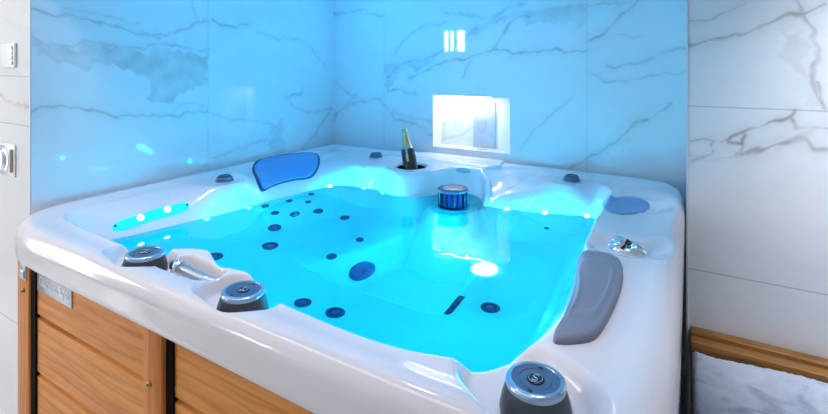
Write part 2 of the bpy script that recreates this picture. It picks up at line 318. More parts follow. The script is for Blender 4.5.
# ------------------------------------------------------------------ walls
# vein runs: (points, width, strength) in metres on each wall
VEINS = {'back': [([(0.538, 1.567), (0.614, 1.656), (0.764, 1.741), (0.936, 1.772)], 0.0128, 0.55), ([(0.936, 1.83), (1.101, 1.795), (1.245, 1.775), (1.345, 1.829), (1.435, 1.841)], 0.0256, 0.5), ([(0.493, 1.411), (0.614, 1.499), (0.79, 1.538), (0.936, 1.588), (1.054, 1.654), (1.148, 1.725)], 0.028800000000000003, 0.6), ([(1.148, 1.725), (1.339, 1.776), (1.482, 1.798), (1.613, 1.812), (1.79, 1.801)], 0.0256, 0.45), ([(0.645, 1.399), (0.879, 1.499), (1.101, 1.542), (1.245, 1.583), (1.326, 1.682), (1.388, 1.762), (1.477, 1.781)], 0.014080000000000002, 0.75), ([(1.245, 1.583), (1.363, 1.569), (1.506, 1.567), (1.635, 1.576), (1.79, 1.568)], 0.016640000000000002, 0.8), ([(1.047, 1.411), (1.074, 1.474), (1.115, 1.523)], 0.01024, 0.6), ([(0.476, 1.307), (0.574, 1.324), (0.707, 1.301)], 0.016, 0.6), ([(0.426, 1.258), (0.55, 1.133), (0.707, 1.103), (0.835, 1.04)], 0.0224, 0.6), ([(0.525, 1.186), (0.669, 1.14), (0.835, 1.124)], 0.0128, 0.4), ([(1.412, 1.002), (1.568, 1.192), (1.716, 1.305)], 0.01088, 0.5), ([(1.695, 0.923), (1.836, 1.009), (1.954, 1.104), (2.049, 1.199), (2.189, 1.302)], 0.019200000000000002, 0.75), ([(1.706, 0.935), (1.856, 1.037), (2.002, 1.103)], 0.038400000000000004, 0.3), ([(-0.004, 1.877), (0.118, 1.87), (0.298, 1.881), (0.451, 1.823)], 0.014080000000000002, 0.7), ([(0.005, 1.117), (0.164, 1.205), (0.324, 1.247), (0.46, 1.273)], 0.016, 0.55), ([(0.034, 1.368), (0.164, 1.277), (0.236, 1.244)], 0.01024, 0.4), ([(-0.004, 1.072), (0.118, 1.196), (0.218, 1.279)], 0.01152, 0.5), ([(1.795, 1.628), (1.851, 1.642), (1.92, 1.703), (1.993, 1.768), (2.035, 1.822)], 0.019200000000000002, 0.7), ([(1.896, 1.482), (2.058, 1.507), (2.145, 1.547), (2.253, 1.576)], 0.01536, 0.6), ([(1.8, 1.454), (1.861, 1.412), (1.993, 1.409), (2.127, 1.436), (2.253, 1.467)], 0.01152, 0.55), ([(1.79, 1.823), (1.886, 1.822), (2.012, 1.803), (2.049, 1.826)], 0.014080000000000002, 0.5), ([(1.881, 1.652), (2.002, 1.643), (2.077, 1.645)], 0.009600000000000001, 0.3)], 'back_blob': [([(1.534, 1.806), (1.79, 1.823), (1.79, 1.725), (1.646, 1.71), (1.477, 1.746), (1.326, 1.747), (1.168, 1.706), (1.101, 1.672), (1.154, 1.743), (1.326, 1.789)], 0.42), ([(0.46, 1.513), (0.59, 1.513), (0.745, 1.525), (0.893, 1.563), (0.783, 1.486), (0.59, 1.432), (0.525, 1.363), (0.46, 1.279)], 0.42), ([(0.46, 2.009), (0.476, 2.007), (0.59, 1.958), (0.46, 1.94)], 0.2)], 'left': [([(1.828, 1.72), (1.721, 1.702), (1.574, 1.68), (1.445, 1.657), (1.3, 1.621)], 0.0121, 0.75), ([(1.721, 1.723), (1.533, 1.715), (1.408, 1.688)], 0.0088, 0.4), ([(1.36, 1.633), (1.275, 1.638), (1.195, 1.673), (1.11, 1.711), (1.032, 1.728)], 0.0165, 0.6), ([(1.139, 1.809), (1.11, 1.753), (1.08, 1.713)], 0.011, 0.4), ([(1.828, 1.312), (1.728, 1.316), (1.595, 1.292), (1.445, 1.247), (1.249, 1.238), (1.032, 1.235)], 0.0121, 0.7), ([(1.828, 1.608), (1.781, 1.573), (1.634, 1.588), (1.445, 1.577), (1.249, 1.593), (1.038, 1.574)], 0.0165, 0.55), ([(1.222, 1.272), (1.139, 1.286), (1.032, 1.257)], 0.0088, 0.4), ([(1.007, 1.741), (0.943, 1.718), (0.821, 1.721), (0.727, 1.734)], 0.0165, 0.7), ([(0.712, 1.693), (0.511, 1.666), (0.333, 1.662), (0.236, 1.625), (0.06, 1.464)], 0.011, 0.5), ([(0.468, 1.278), (0.397, 1.3), (0.323, 1.303)], 0.013749999999999998, 0.7), ([(0.468, 1.278), (0.379, 1.205), (0.186, 1.155), (0.016, 1.177)], 0.009899999999999999, 0.6), ([(1.08, 1.245), (0.821, 1.17), (0.486, 1.104)], 0.009899999999999999, 0.45), ([(1.05, 0.959), (0.821, 1.006), (0.611, 1.024), (0.486, 1.084)], 0.0121, 0.5), ([(0.314, 0.915), (0.155, 1.032), (0.005, 1.191)], 0.0121, 0.7), ([(0.658, 1.893), (0.553, 1.868), (0.361, 1.869), (0.323, 1.934)], 0.011, 0.55), ([(0.333, 1.899), (0.155, 1.876), (0.005, 1.869)], 0.013749999999999998, 0.6), ([(1.044, 1.803), (0.89, 1.842), (0.658, 1.875)], 0.011, 0.3)], 'left_blob': [([(1.828, 1.592), (1.728, 1.584), (1.634, 1.57), (1.445, 1.572), (1.35, 1.565), (1.032, 1.563), (1.032, 1.399), (1.139, 1.35), (1.238, 1.314), (1.3, 1.308), (1.365, 1.327), (1.34, 1.379), (1.36, 1.419), (1.467, 1.478), (1.634, 1.492), (1.763, 1.512), (1.828, 1.536)], 0.55), ([(0.578, 1.133), (0.477, 1.135), (0.477, 0.927), (0.594, 0.927)], 0.4)], 'right': [([(2.259, 1.663), (2.323, 1.684), (2.404, 1.712), (2.46, 1.74)], 0.00936, 0.63), ([(2.259, 1.583), (2.34, 1.594), (2.45, 1.614), (2.504, 1.636), (2.596, 1.682), (2.706, 1.72)], 0.0156, 0.9799999999999999), ([(2.608, 1.321), (2.591, 1.29), (2.536, 1.263), (2.463, 1.235), (2.404, 1.207), (2.394, 1.186), (2.444, 1.178), (2.457, 1.215)], 0.013519999999999999, 1.0499999999999998), ([(2.262, 1.171), (2.35, 1.186), (2.404, 1.203)], 0.0104, 0.84), ([(2.284, 1.082), (2.336, 1.14), (2.35, 1.182)], 0.013519999999999999, 0.84), ([(2.424, 1.129), (2.45, 1.183)], 0.0104, 0.7), ([(2.444, 1.142), (2.52, 1.165), (2.584, 1.19), (2.649, 1.215)], 0.023399999999999997, 0.9799999999999999), ([(2.649, 1.215), (2.67, 1.19), (2.709, 1.186)], 0.0208, 0.84), ([(2.591, 1.29), (2.62, 1.25), (2.655, 1.249), (2.709, 1.275)], 0.0156, 0.84), ([(2.649, 1.215), (2.661, 1.245)], 0.026, 0.7), ([(2.678, 1.421), (2.687, 1.362), (2.687, 1.325)], 0.01248, 0.84), ([(2.611, 1.756), (2.661, 1.622), (2.678, 1.51), (2.661, 1.421), (2.69, 1.325)], 0.0208, 0.7), ([(2.27, 1.105), (2.357, 1.114), (2.44, 1.13)], 0.0104, 0.42)], 'right_blob': [([(2.566, 1.626), (2.626, 1.638), (2.655, 1.51), (2.661, 1.421), (2.626, 1.473), (2.584, 1.549)], 0.3), ([(2.62, 1.329), (2.684, 1.399), (2.69, 1.321)], 0.25)], 'side': [([(-0.303, 1.353), (-0.22, 1.343), (-0.14, 1.33), (-0.008, 1.315)], 0.0138, 0.8), ([(-0.435, 1.362), (-0.303, 1.353)], 0.0138, 0.8), ([(-0.25, 1.684), (-0.101, 1.636), (0.001, 1.648)], 0.0092, 0.3)]}
def tiled_wall(name, plane, at, u0, u1, v0, v1, step, veins, blobs, joints_u, joints_v, m, hole=None, thick=.05, fine=None, jw=.0016):
    """a tiled wall face on a fine grid; veins and joints are written as attributes for the marble material"""
    fu0, fu1, fv0, fv1 = fine
    def axis(a, b, f0, f1, extra):
        q = list(np.arange(a, f0, .15))+list(np.arange(f0, f1, step))+list(np.arange(f1, b, .15))+[b]
        return np.unique(np.round(np.concatenate([q, extra]), 5))
    eu = [w for j in joints_u for w in (j-jw*1.6, j-jw, j+jw, j+jw*1.6)]; ev = [w for j in joints_v for w in (j-jw*1.6, j-jw, j+jw, j+jw*1.6)]
    if hole: eu += [hole[0], hole[1]]; ev += [hole[2], hole[3]]
    U = axis(u0, u1, fu0, fu1, eu); Vv = axis(v0, v1, fv0, fv1, ev)
    gu, gv = np.meshgrid(U, Vv, indexing='ij'); pu = gu.ravel(); pv = gv.ravel()
    rng = np.random.RandomState(7); k = np.arange(1, 9)
    ph = rng.rand(4, 8)*6.28
    du = sum(.006/i**.8*np.sin(23*i*pv+9*i*pu+ph[0, i-1]) for i in k[:6]); dv = sum(.006/i**.8*np.sin(21*i*pu-11*i*pv+ph[1, i-1]) for i in k[:6])
    wob = 1+.35*np.sin(31*pu+17*pv)+.25*np.sin(67*pu-41*pv+1.3)
    vein = np.zeros(pu.shape)
    for pts, w, st in veins:
        d, _ = seg_d(pu+du, pv+dv, pts)
        hw = w*.5*np.clip(wob, .35, 2)
        vein = np.maximum(vein, st*np.clip(1.25-d/np.maximum(hw, .002), 0, 1))
        vein = np.maximum(vein, .22*st*np.exp(-(d/(w*1.9))**2))
    for pts, st in blobs:
        d = sdf(pu+du*2.2, pv+dv*2.2, np.array(pts)); vein = np.maximum(vein, st*np.clip(.5-d/.010, 0, 1)*(.82+.18*np.sin(55*pv+12*pu+4*np.sin(9*pu))))
    joint = np.zeros(pu.shape)
    for j in joints_u: joint = np.maximum(joint, (np.abs(pu-j) <= jw*1.05)*.55)
    for j in joints_v: joint = np.maximum(joint, (np.abs(pv-j) <= jw*1.05)*.6)
    nu, nv = len(U), len(Vv); F = []
    for i in range(nu-1):
        cu = (U[i]+U[i+1])/2
        for j in range(nv-1):
            cv = (Vv[j]+Vv[j+1])/2
            if hole and hole[0] < cu < hole[1] and hole[2] < cv < hole[3]: continue
            F.append((i*nv+j, (i+1)*nv+j, (i+1)*nv+j+1, i*nv+j+1))
    if plane == 's': V = [(a, at, b_) for a, b_ in zip(pu, pv)]; sl = lambda u, v: (u, at-thick, v)
    else: V = [(at, a, b_) for a, b_ in zip(pu, pv)]; sl = lambda u, v: (at-thick, u, v)
    n0 = len(V); V += [sl(u0, v0), sl(u1, v0), sl(u1, v1), sl(u0, v1)]
    if not hole: F.append((n0, n0+1, n0+2, n0+3))
    F += [tuple([i*nv for i in range(nu)])+(n0+1, n0), tuple([i*nv+nv-1 for i in range(nu)])+(n0+2, n0+3),
          tuple(range(nv))+(n0+3, n0), tuple((nu-1)*nv+j for j in range(nv))+(n0+2, n0+1)]
    o = mesh(name, V, F, m, attrs=dict(vein=np.append(vein, [0]*4), joint=np.append(joint, [0]*4)), kind='structure')
    return o
HOLE = (.842, 1.357, .967, 1.300)
tiled_wall('wall_back', 's', 0., 0., 2.262, 0., 2.6, .0065, VEINS['back'], VEINS['back_blob'], [.46, 1.79], [], M['tile'], HOLE, fine=(0.0, 2.262, .9, 1.95), jw=.0009)
tiled_wall('wall_left', 'x', 0., 0., 1.8265, 0., 2.6, .0065, VEINS['left'], VEINS['left_blob'], [1.032], [], M['tile'], fine=(0.0, 1.8265, .88, 1.8), jw=.0009)
tiled_wall('wall_right', 's', .4, 2.262, 4.0, 0., 2.6, .0055, VEINS['right'], VEINS['right_blob'], [], [.645, 1.321], M['tile'], fine=(2.262, 2.9, .40, 1.8), jw=.0019)
tiled_wall('wall_side', 's', 1.828, -2.0, -.004, 0., 2.6, .006, VEINS['side'], [], [], [.42, 1.245, 1.445], M['tile_left'], fine=(-.45, -.012, .9, 1.8), jw=.0016)
mesh('wall_return', *box(2.262, 2.30, .005, .39, 0, 2.6), M['plaster'], kind='structure')
mesh('trim_1', *box(2.257, 2.2635, .388, .4035, 0, 2.6), M['aluminium'], kind='structure')
mesh('trim_2', *box(-.004, .0, 1.8285, 1.8315, 0, 2.6), M['frame'], kind='structure')
mesh('trim_3', *box(.0005, .006, .0005, .006, .9, 2.05), M['frame'], kind='structure')
# lit recess in the back wall: left side, splayed right side, sill, top and back
x0, x1, z0, z1 = HOLE; D = -.12
rv = [(x0,0,z0),(x1,0,z0),(x1,0,z1),(x0,0,z1),(x0,D,z0),(1.235,D,z0),(1.235,D,z1),(x0,D,z1)]
gu = 40
V, F = [], []
def quadgrid(a, b_, c, d, n=40):
    a, b_, c, d = [np.array(q, float) for q in (a, b_, c, d)]; k0 = len(V)
    for i in range(n+1):
        for j in range(n+1):
            p, q = i/n, j/n; V.append((a*(1-p)+b_*p)*(1-q)+(d*(1-p)+c*p)*q)
    for i in range(n):
        for j in range(n): F.append((k0+i*(n+1)+j, k0+(i+1)*(n+1)+j, k0+(i+1)*(n+1)+j+1, k0+i*(n+1)+j+1))
for q in ((4,5,6,7),(0,4,7,3),(5,1,2,6),(0,1,5,4),(3,2,6,7)): quadgrid(*[rv[i] for i in q])
A = np.array(V); d = np.full(len(V), 9.)
for pts in ([(.86,1.10),(.95,1.15),(1.05,1.2)], [(.85,1.0),(.97,1.03),(1.06,1.09),(1.13,1.15)], [(.86,1.21),(.93,1.25),(1.0,1.27)]):
    d = np.minimum(d, seg_d(A[:,0]+.01*np.sin(40*A[:,2]), A[:,2], pts)[0])
mesh('wall_recess', V, F, M['tile_left'], attrs=dict(vein=.6*np.clip(1.2-d/.012, 0, 1)*(A[:,1] < D+.001), joint=np.zeros(len(V))), kind='structure')
mesh('trim_4', *box(1.075, 1.222, D+.0005, D+.008, z0+.0005, 1.262), mat('pale_blue_panel', (.50,.56,.64), .05), kind='structure')  # flat pale blue grey rectangle on the recess back
# LED strips of the recess
led = empty('recess_light', 1.05, -.06, z1-.012, 'warm white strip light along the top of the small wall recess', 'light')
mesh('diffuser', *box(x0+.02, 1.21, -.075, -.045, z1-.010, z1-.006), M['led_strip'], led)
mesh('channel', *box(x0+.015, 1.215, -.08, -.04, z1-.0058, z1-.001), M['aluminium'], led)

# room shell
mesh('floor', *box(-2.0, 4.0, 0, 5.0, -.05, 0), M['floor'], kind='structure')
mesh('ceiling', *box(-2.0, 4.0, 0, 5.0, 2.6, 2.65), M['ceil'], kind='structure')
mesh('soffit_light_block', *merge(box(.0, 2.256, .002, 1.80, 2.08, 2.59), box(.0, 2.256, 1.80, 1.828, 1.86, 2.59)), M['ceil'], kind='structure')  # unseen drop, added to keep white light off the niche walls
mesh('wall_outer_left', *merge(box(-2.05, -2.0, 1.83, 2.75, 0, 2.6), box(-2.05, -2.0, 3.65, 5.0, 0, 2.6), box(-2.05, -2.0, 2.75, 3.65, 0, .25), box(-2.05, -2.0, 2.75, 3.65, 2.3, 2.6)), M['plaster'], kind='structure')
mesh('wall_outer_right', *box(4.0, 4.05, .41, 5.0, 0, 2.6), M['plaster'], kind='structure')
mesh('wall_front', *merge(box(-2.0, -1.68, 5.0, 5.05, 0, 2.6), box(-1.21, 4.0, 5.0, 5.05, 0, 2.6), box(-1.68, -1.21, 5.0, 5.05, 0, 1.75), box(-1.68, -1.21, 5.0, 5.05, 2.12, 2.6)), M['plaster'], kind='structure')
mesh('window_1', *merge(box(-1.68, -1.53, 5.01, 5.02, 1.75, 2.12), box(-1.48, -1.42, 5.01, 5.02, 1.75, 2.12), box(-1.35, -1.21, 5.01, 5.02, 1.75, 2.12)), M['daylight'], kind='structure')
mesh('added_pane', *box(-2.04, -2.03, 2.75, 3.65, .25, 2.3), M['side_glow'], kind='structure')  # unseen glowing pane, added to light the tub front
mesh('added_pane_bars', *merge(box(-2.04, -1.99, 3.18, 3.22, .25, 2.3), box(-2.04, -1.99, 2.75, 2.79, .25, 2.3), box(-2.04, -1.99, 3.61, 3.65, .25, 2.3)), M['frame'], kind='structure')  # bars of the added side pane
mesh('trim_5', *merge(box(-1.53, -1.48, 4.99, 5.03, 1.75, 2.12), box(-1.42, -1.35, 4.99, 5.03, 1.75, 2.12)), M['frame'], kind='structure')

# ------------------------------------------------------------------ hot tub
tub = empty('hot_tub', 1.12, .98, 0, 'large white acrylic hot tub with oak panelled cabinet and glowing blue interior', 'hot tub')
ctr = np.array((1.13, .98))
NA = 1080
lenO = np.cumsum(np.r_[0, np.hypot(*(np.roll(OUT, -1, 0)-OUT).T)])
# outer contour by angle
ang = np.arctan2(OUT[:,1]-ctr[1], OUT[:,0]-ctr[0]); rad = np.hypot(*(OUT-ctr).T); o_ = np.argsort(ang)
def ray_r(a):
    # exact intersections of the rays with the outer polygon
    d = np.stack([np.cos(a), np.sin(a)], 1); best = np.zeros(len(a))
    A_, B_ = OUT-ctr, np.roll(OUT, -1, 0)-ctr
    for p, q in zip(A_, B_):
        e = q-p; den = d[:,0]*e[1]-d[:,1]*e[0]; den = np.where(np.abs(den) < 1e-9, 1e-9, den)
        t = (p[0]*e[1]-p[1]*e[0])/den; u = (p[0]*d[:,1]-p[1]*d[:,0])/den
        best = np.where((u >= -1e-6) & (u <= 1+1e-6) & (t > 0), np.maximum(best, t), best)
    return best
aa = np.linspace(-PI, PI, NA, endpoint=False); ro = ray_r(aa)
rs = np.concatenate([np.linspace(.02, .62, 62, endpoint=False), np.linspace(.62, .965, 110, endpoint=False), np.linspace(.965, 1., 18)])
V = []; 
gx = ctr[0]+np.outer(rs, np.cos(aa)*ro); gs = ctr[1]+np.outer(rs, np.sin(aa)*ro)
gz = height(gx.ravel(), gs.ravel()).reshape(gx.shape)
# lip: the edge drops straight down, then turns under
def ring(scale_in, z):
    n_ = np.stack([np.cos(aa), np.sin(aa)], 1); p = ctr+n_*(ro-scale_in)[:,None]; return p[:,0], p[:,1], np.full(NA, z)
zt = gz[-1]
rings = [(gx[i], gs[i], gz[i]) for i in range(len(rs))]
for q in (.15, .5, .85): rings.append((gx[-1], gs[-1], zt*(1-q)+.822*q))
rings += [ring(.0015, .815), ring(.005, .810), ring(.012, .808), ring(.06, .808), ring(.06, .78)]
V = np.concatenate([np.stack(r, 1) for r in rings]); nr = len(rings)
V = np.vstack([V, [[ctr[0], ctr[1], float(height(ctr[:1], ctr[1:])[0])]]])
F = []
for i in range(nr-1):
    for k in range(NA): k2 = (k+1) % NA; F.append((i*NA+k, (i+1)*NA+k, (i+1)*NA+k2, i*NA+k2))
c0 = len(V)-1
for k in range(NA): F.append((c0, k, (k+1) % NA))
shell = mesh('shell', V, F, M['acrylic'], tub, smooth=True)

# cabinet under the lip
def inset(d):
    P = smooth_poly(OUT, 0); t = np.roll(P, -1, 0)-np.roll(P, 1, 0); t /= np.linalg.norm(t, axis=1)[:,None]
    n_ = np.stack([t[:,1], -t[:,0]], 1); Q = P-n_*d
    if abs(sdf(Q[:1,0], Q[:1,1], OUT)[0]) < 1e-3 or sdf(Q[:1,0], Q[:1,1], OUT)[0] > 0: Q = P+n_*d
    return Q
Q = inset(.062); nq = len(Q)
V = [(x, s, .02) for x, s in Q]+[(x, s, .806) for x, s in Q]
F = [(i, (i+1) % nq, nq+(i+1) % nq, nq+i) for i in range(nq)]
mesh('cabinet', V, F, M['dark'], tub)
def plank_panel(name, xa, xb, sf):
    """a panel of stacked oak boards with V grooves, its profile run along x"""
    prof = []; z = .02
    for zz in (.22, .42, .62, .806):
        prof += [(sf-.012, z+.001), (sf-.004, z+.006), (sf, z+.010), (sf, zz-.006), (sf-.012, zz-.001)]; z = zz
    n_ = len(prof); V = [(xa, s, z) for s, z in prof]+[(xb, s, z) for s, z in prof]+[(xa, sf-.03, .806), (xa, sf-.03, .02), (xb, sf-.03, .806), (xb, sf-.03, .02)]
    F = [(i, i+1, n_+i+1, n_+i) for i in range(n_-1)]
    F += [tuple(range(n_))+(2*n_, 2*n_+1), tuple(range(n_, 2*n_))+(2*n_+2, 2*n_+3), (n_-1, 2*n_-1, 2*n_+2, 2*n_), (0, n_, 2*n_+3, 2*n_+1), (2*n_, 2*n_+1, 2*n_+3, 2*n_+2)]
    return mesh(name, V, F, M['wood'], tub)
plank_panel('side_panel', .322, 1.016, 1.926)
plank_panel('side_panel', 1.118, 1.95, 1.926)
for xa, xb in ((.2875, .3215), (1.0885, 1.1175)): mesh('gap_shade', *box(xa, xb, 1.90, 1.932, .02, .806), M['dark'], tub)  # black boxes that paint the shade in the gaps beside the posts
# corner post wraps the rounded corner; its outer face looks forward
cp = [(.06,1.70),(.075,1.78),(.105,1.855),(.152,1.915),(.165,1.928),(.285,1.938),(.287,1.90),(.18,1.89),(.13,1.83),(.10,1.70)]
V = [(x, s, .02) for x, s in cp]+[(x, s, .807) for x, s in cp]; n_ = len(cp)
F = [(i, (i+1) % n_, n_+(i+1) % n_, n_+i) for i in range(n_)]+[tuple(range(n_))[::-1], tuple(range(n_, 2*n_))]
post = bevel(mesh('corner_post', V, F, M['wood_v'], tub), .004, 2)
post2 = bevel(mesh('center_post', *box(1.004, 1.088, 1.90, 1.945, .02, .800), M['wood_v'], tub), .004, 2)
for o_p, x, s, z in ((post, .240, 1.9345, .694), (post2, 1.037, 1.9445, .647)):
    V, F = lathe([(.008,0),(.008,.003),(.006,.006),(.0035,.008),(.0035,.005)], (x, s, z), (0,1,0), 20)
    autosmooth(mesh('screw', V, F, M['brass'], o_p))
clip = bevel(mesh('clip', *merge(box(.222, .268, 1.932, 1.941, .735, .800), box(.228, .262, 1.940, 1.945, .742, .769)), M['steel'], post), .002, 2)
plate = bevel(mesh('nameplate', *box(.328, .573, 1.925, 1.930, .714, .806), M['steel'], tub), .002, 2)
plate['label'] = 'silver nameplate'
def text(name, body, x, s, z, size, m, parent, align='CENTER'):
    cu = bpy.data.curves.new(name, 'FONT'); cu.body = body; cu.size = size; cu.extrude = .0006; cu.align_x = align; cu.align_y = 'CENTER'
    o = bpy.data.objects.new(name, cu); COL.objects.link(o)
    o.location = (x, -s, z); o.rotation_euler = (PI/2, 0, 0)
    bpy.context.view_layer.update(); dg = bpy.context.evaluated_depsgraph_get()
    me = bpy.data.meshes.new_from_object(o.evaluated_get(dg)); me.transform(o.matrix_world); me.materials.clear(); me.materials.append(m)
    bpy.data.objects.remove(o); q = bpy.data.objects.new(name, me); COL.objects.link(q); put(q, parent); return q
text('lettering', 'Garden Spa', .45, 1.9306, .752, .044, M['silver_text'], plate)

# ------------------------------------------------------------------ control knobs
def knob(c, tilt, label):
    x, s, z = c; base = empty('tmp', x, s, z, None, None)
    A = np.array(tilt, float)
    V, F = lathe([(.030,-.02),(.062,-.018),(.064,-.008),(.060,.012),(.053,.034),(.051,.038)], (x,s,z), A, 64)
    k = autosmooth(mesh('control_knob', V, F, M['graphite'], tub)); bpy.data.objects.remove(base); k['label'] = label
    V, F = lathe([(.0525,.034),(.0535,.039),(.052,.044),(.047,.0465),(.0425,.0465),(.041,.043)], (x,s,z), A, 64, cap0=False, cap1=False)
    autosmooth(mesh('rim_ring', V, F, M['kring'], k), 60)
    V, F = lathe([(.0425,.040),(.0415,.0445),(.030,.0445),(.0295,.0435),(.028,.0435),(.0275,.0445),(.016,.0445)], (x,s,z), A, 64, cap1=True)
    autosmooth(mesh('face', V, F, M['kface'], k), 30)
    V, F = lathe([(.0155,.0440),(.0155,.0462),(.0145,.0468),(.001,.0468)], (x,s,z), A, 40)
    cen = autosmooth(mesh('emblem', V, F, M['kdark'], k), 40)
    # an S shaped swirl of two arcs on the emblem
    A /= np.linalg.norm(A); U = np.array((.86,.51*0+.0,0.)); U = U-A*(U@A); U /= np.linalg.norm(U); W = np.cross(U, A); W = -W if W[1] > 0 else W
    cc = np.array(c)+A*.0472
    P = [cc+U*(.0045*math.cos(t)) + W*(.0042+.0042*math.sin(t)) for t in np.linspace(.3, 1.5*PI, 12)]
    P += [cc-U*(.0045*math.cos(t)) - W*(.0042+.0042*math.sin(t)) for t in np.linspace(1.5*PI, .3, 12)]
    mesh('swirl', *tube(P, .0013, 8), M['kring'], cen, smooth=True)
    for r in (.0122,):
        mesh('circle', *tube([cc+U*r*math.cos(t)+W*r*math.sin(t) for t in np.linspace(0, 2*PI, 40)], .0008, 6), M['kring'], cen, smooth=True)
    # arrows on the dial face
    for t in (PI/2, -PI/2):
        p = np.array(c)+A*.0447+W*.035*math.sin(t); q = W*(.004*(1 if t > 0 else -1))
        V = [p+q, p-q*.6+U*.005, p-q*.6-U*.005]; V += [v+A*.0008 for v in V]
        mesh('arrow', V, [(0,1,2),(3,4,5),(0,1,4,3),(1,2,5,4),(2,0,3,5)], M['kdark'], k)
    return k
knob((.848,1.853,.880), (.03,-.02,1), 'graphite dial with silver ring nearest the nameplate')
knob((1.298,1.860,.880), (.03,-.02,1), 'graphite dial with silver ring on the middle of the front rim')
knob((2.030,1.822,.884), (0,0,1), 'graphite dial with silver ring on the front right corner')
# small air valves
def valve(x, s, r=.038):
    z = H(x, s); V, F = lathe([(r*1.15,-.006),(r*1.15,.003),(r*1.08,.006),(r,.007),(r*.97,.019),(r*.85,.023),(.001,.024)], (x,s,z), (0,0,1), 40)
    v = autosmooth(mesh('air_valve', V, F, M['kface'], tub))
    V, F = lathe([(r*.78,.0225),(r*.80,.026),(r*.62,.026),(r*.60,.0235)], (x,s,z), (0,0,1), 40, False, False)
    autosmooth(mesh('cap_ring', V, F, M['kdark'], v))
valve(.235, 1.105); valve(.545, .215); valve(1.752, .205)
# chrome diverter with two lobes
x, s = 2.092, .985; z = H(x, s)
V, F = lathe([(.052,-.004),(.052,.006),(.046,.014),(.040,.017)], (x,s,z), (0,0,1), 48, scale=(1.15,.75), ref=(1,.1,0))
dv = autosmooth(mesh('diverter', V, F, M['chrome'], tub), 35); dv['label'] = 'chrome diverter'
V, F = lathe([(.030,0),(.033,.006),(.030,.016),(.020,.023),(.001,.025)], (x-.022,s,z+.012), (.0,0,1), 24, scale=(.85,1.0))
mesh('handle', V, F, M['chrome'], dv, smooth=True)
V, F = lathe([(.026,0),(.028,.006),(.024,.014),(.001,.020)], (x+.028,s+.003,z+.012), (0,0,1), 24, scale=(.9,.9))
mesh('handle', V, F, M['chrome'], dv, smooth=True)
mesh('bridge', *tube([(x-.012,s+.034,z+.014),(x+.002,s+.004,z+.034),(x+.014,s-.030,z+.014)], .005, 10), M['kdark'], dv, smooth=True)
# chrome grab bar in the front notch
V, F = lathe([(.019,0),(.021,.004),(.021,.016),(.018,.02)], (.945,1.812,.888), (1,0,-.06), 32)
gb = mesh('grab_bar', *tube([(.93,1.812,.889),(1.0,1.813,.886),(1.08,1.813,.880),(1.14,1.812,.874)], .0145, 20), M['steel'], tub, smooth=True); gb['label'] = 'dark chrome grab bar'
autosmooth(mesh('collar', V, F, M['chrome'], gb))

# ------------------------------------------------------------------ pads that lie on the shell
def pad(name, outline, thick, m, parent, rings=14, dish=0., ridge=None, edge=.18, off=0.):
    P = smooth_poly(np.array(outline, float), 3); c = P.mean(0); V = []; K = len(P)
    fr = [1.0, 1.0, .985, .96, .92]+list(np.linspace(.86, .04, rings)); hh = [-.012, .25, .62, .88, 1.0]
    pr = []
    for i, f in enumerate(fr):
        t = hh[i] if i < 5 else 1.0
        g = t*thick+off
        if i >= 5 and dish: g -= dish*thick*(1-f/.86)**.8
        if i >= 5 and ridge: g += ridge*thick*math.exp(-((f-.62)/.07)**2)
        pr.append((f, g))
    xs = np.concatenate([c[0]+(P[:,0]-c[0])*f for f, _ in pr]); ss = np.concatenate([c[1]+(P[:,1]-c[1])*f for f, _ in pr])
    e = .008; z = height(xs, ss); gx_ = (height(xs+e, ss)-height(xs-e, ss))/(2*e); gs_ = (height(xs, ss+e)-height(xs, ss-e))/(2*e)
    n_ = np.stack([-gx_, -gs_, np.ones_like(z)], 1); n_ /= np.linalg.norm(n_, axis=1)[:,None]
    g = np.repeat([q for _, q in pr], K)[:,None]
    V = np.stack([xs, ss, z], 1)+n_*g
    V = np.vstack([V, V[-K:].mean(0)]); F = []
    for i in range(len(pr)-1):
        for k in range(K): F.append((i*K+k, i*K+(k+1) % K, (i+1)*K+(k+1) % K, (i+1)*K+k))
    for k in range(K): F.append(((len(pr)-1)*K+k, (len(pr)-1)*K+(k+1) % K, len(V)-1))
    return mesh(name, V, F, m, parent, smooth=True)
pl = pad('head_pillow', [(0.063, 0.787), (0.053, 0.643), (0.067, 0.49), (0.093, 0.354), (0.137, 0.326), (0.219, 0.387), (0.316, 0.503), (0.362, 0.605), (0.327, 0.667), (0.311, 0.745), (0.323, 0.852), (0.341, 0.931), (0.34, 0.964), (0.291, 0.947)], .013, M['pillow_b'], tub, dish=.35); pl['label'] = 'blue lens shaped pillow'
pad('edge_seam', [(0.05456785714285714, 0.7934892857142858), (0.04406785714285713, 0.6422892857142857), (0.05876785714285715, 0.4816392857142857), (0.08606785714285714, 0.3388392857142857), (0.13226785714285716, 0.3094392857142857), (0.21836785714285714, 0.3734892857142857), (0.32021785714285717, 0.4952892857142857), (0.3685178571428571, 0.6023892857142857), (0.33176785714285717, 0.6674892857142858), (0.31496785714285713, 0.7493892857142858), (0.3275678571428572, 0.8617392857142857), (0.34646785714285716, 0.9446892857142858), (0.34541785714285717, 0.9793392857142857), (0.2939678571428571, 0.9614892857142856)], .008, M['piping'], pl)
pr_ = pad('head_pillow', [(1.975,1.135),(2.02,1.125),(2.06,1.125),(2.092,1.15),(2.108,1.22),(2.116,1.33),(2.113,1.44),(2.106,1.53),(2.098,1.59),(2.085,1.62),(2.04,1.655),(2.015,1.66),(2.02,1.6),(2.022,1.5),(2.014,1.38),(1.994,1.25)], .018, M['pillow'], tub, ridge=.3); pr_['label'] = 'grey curved pillow'
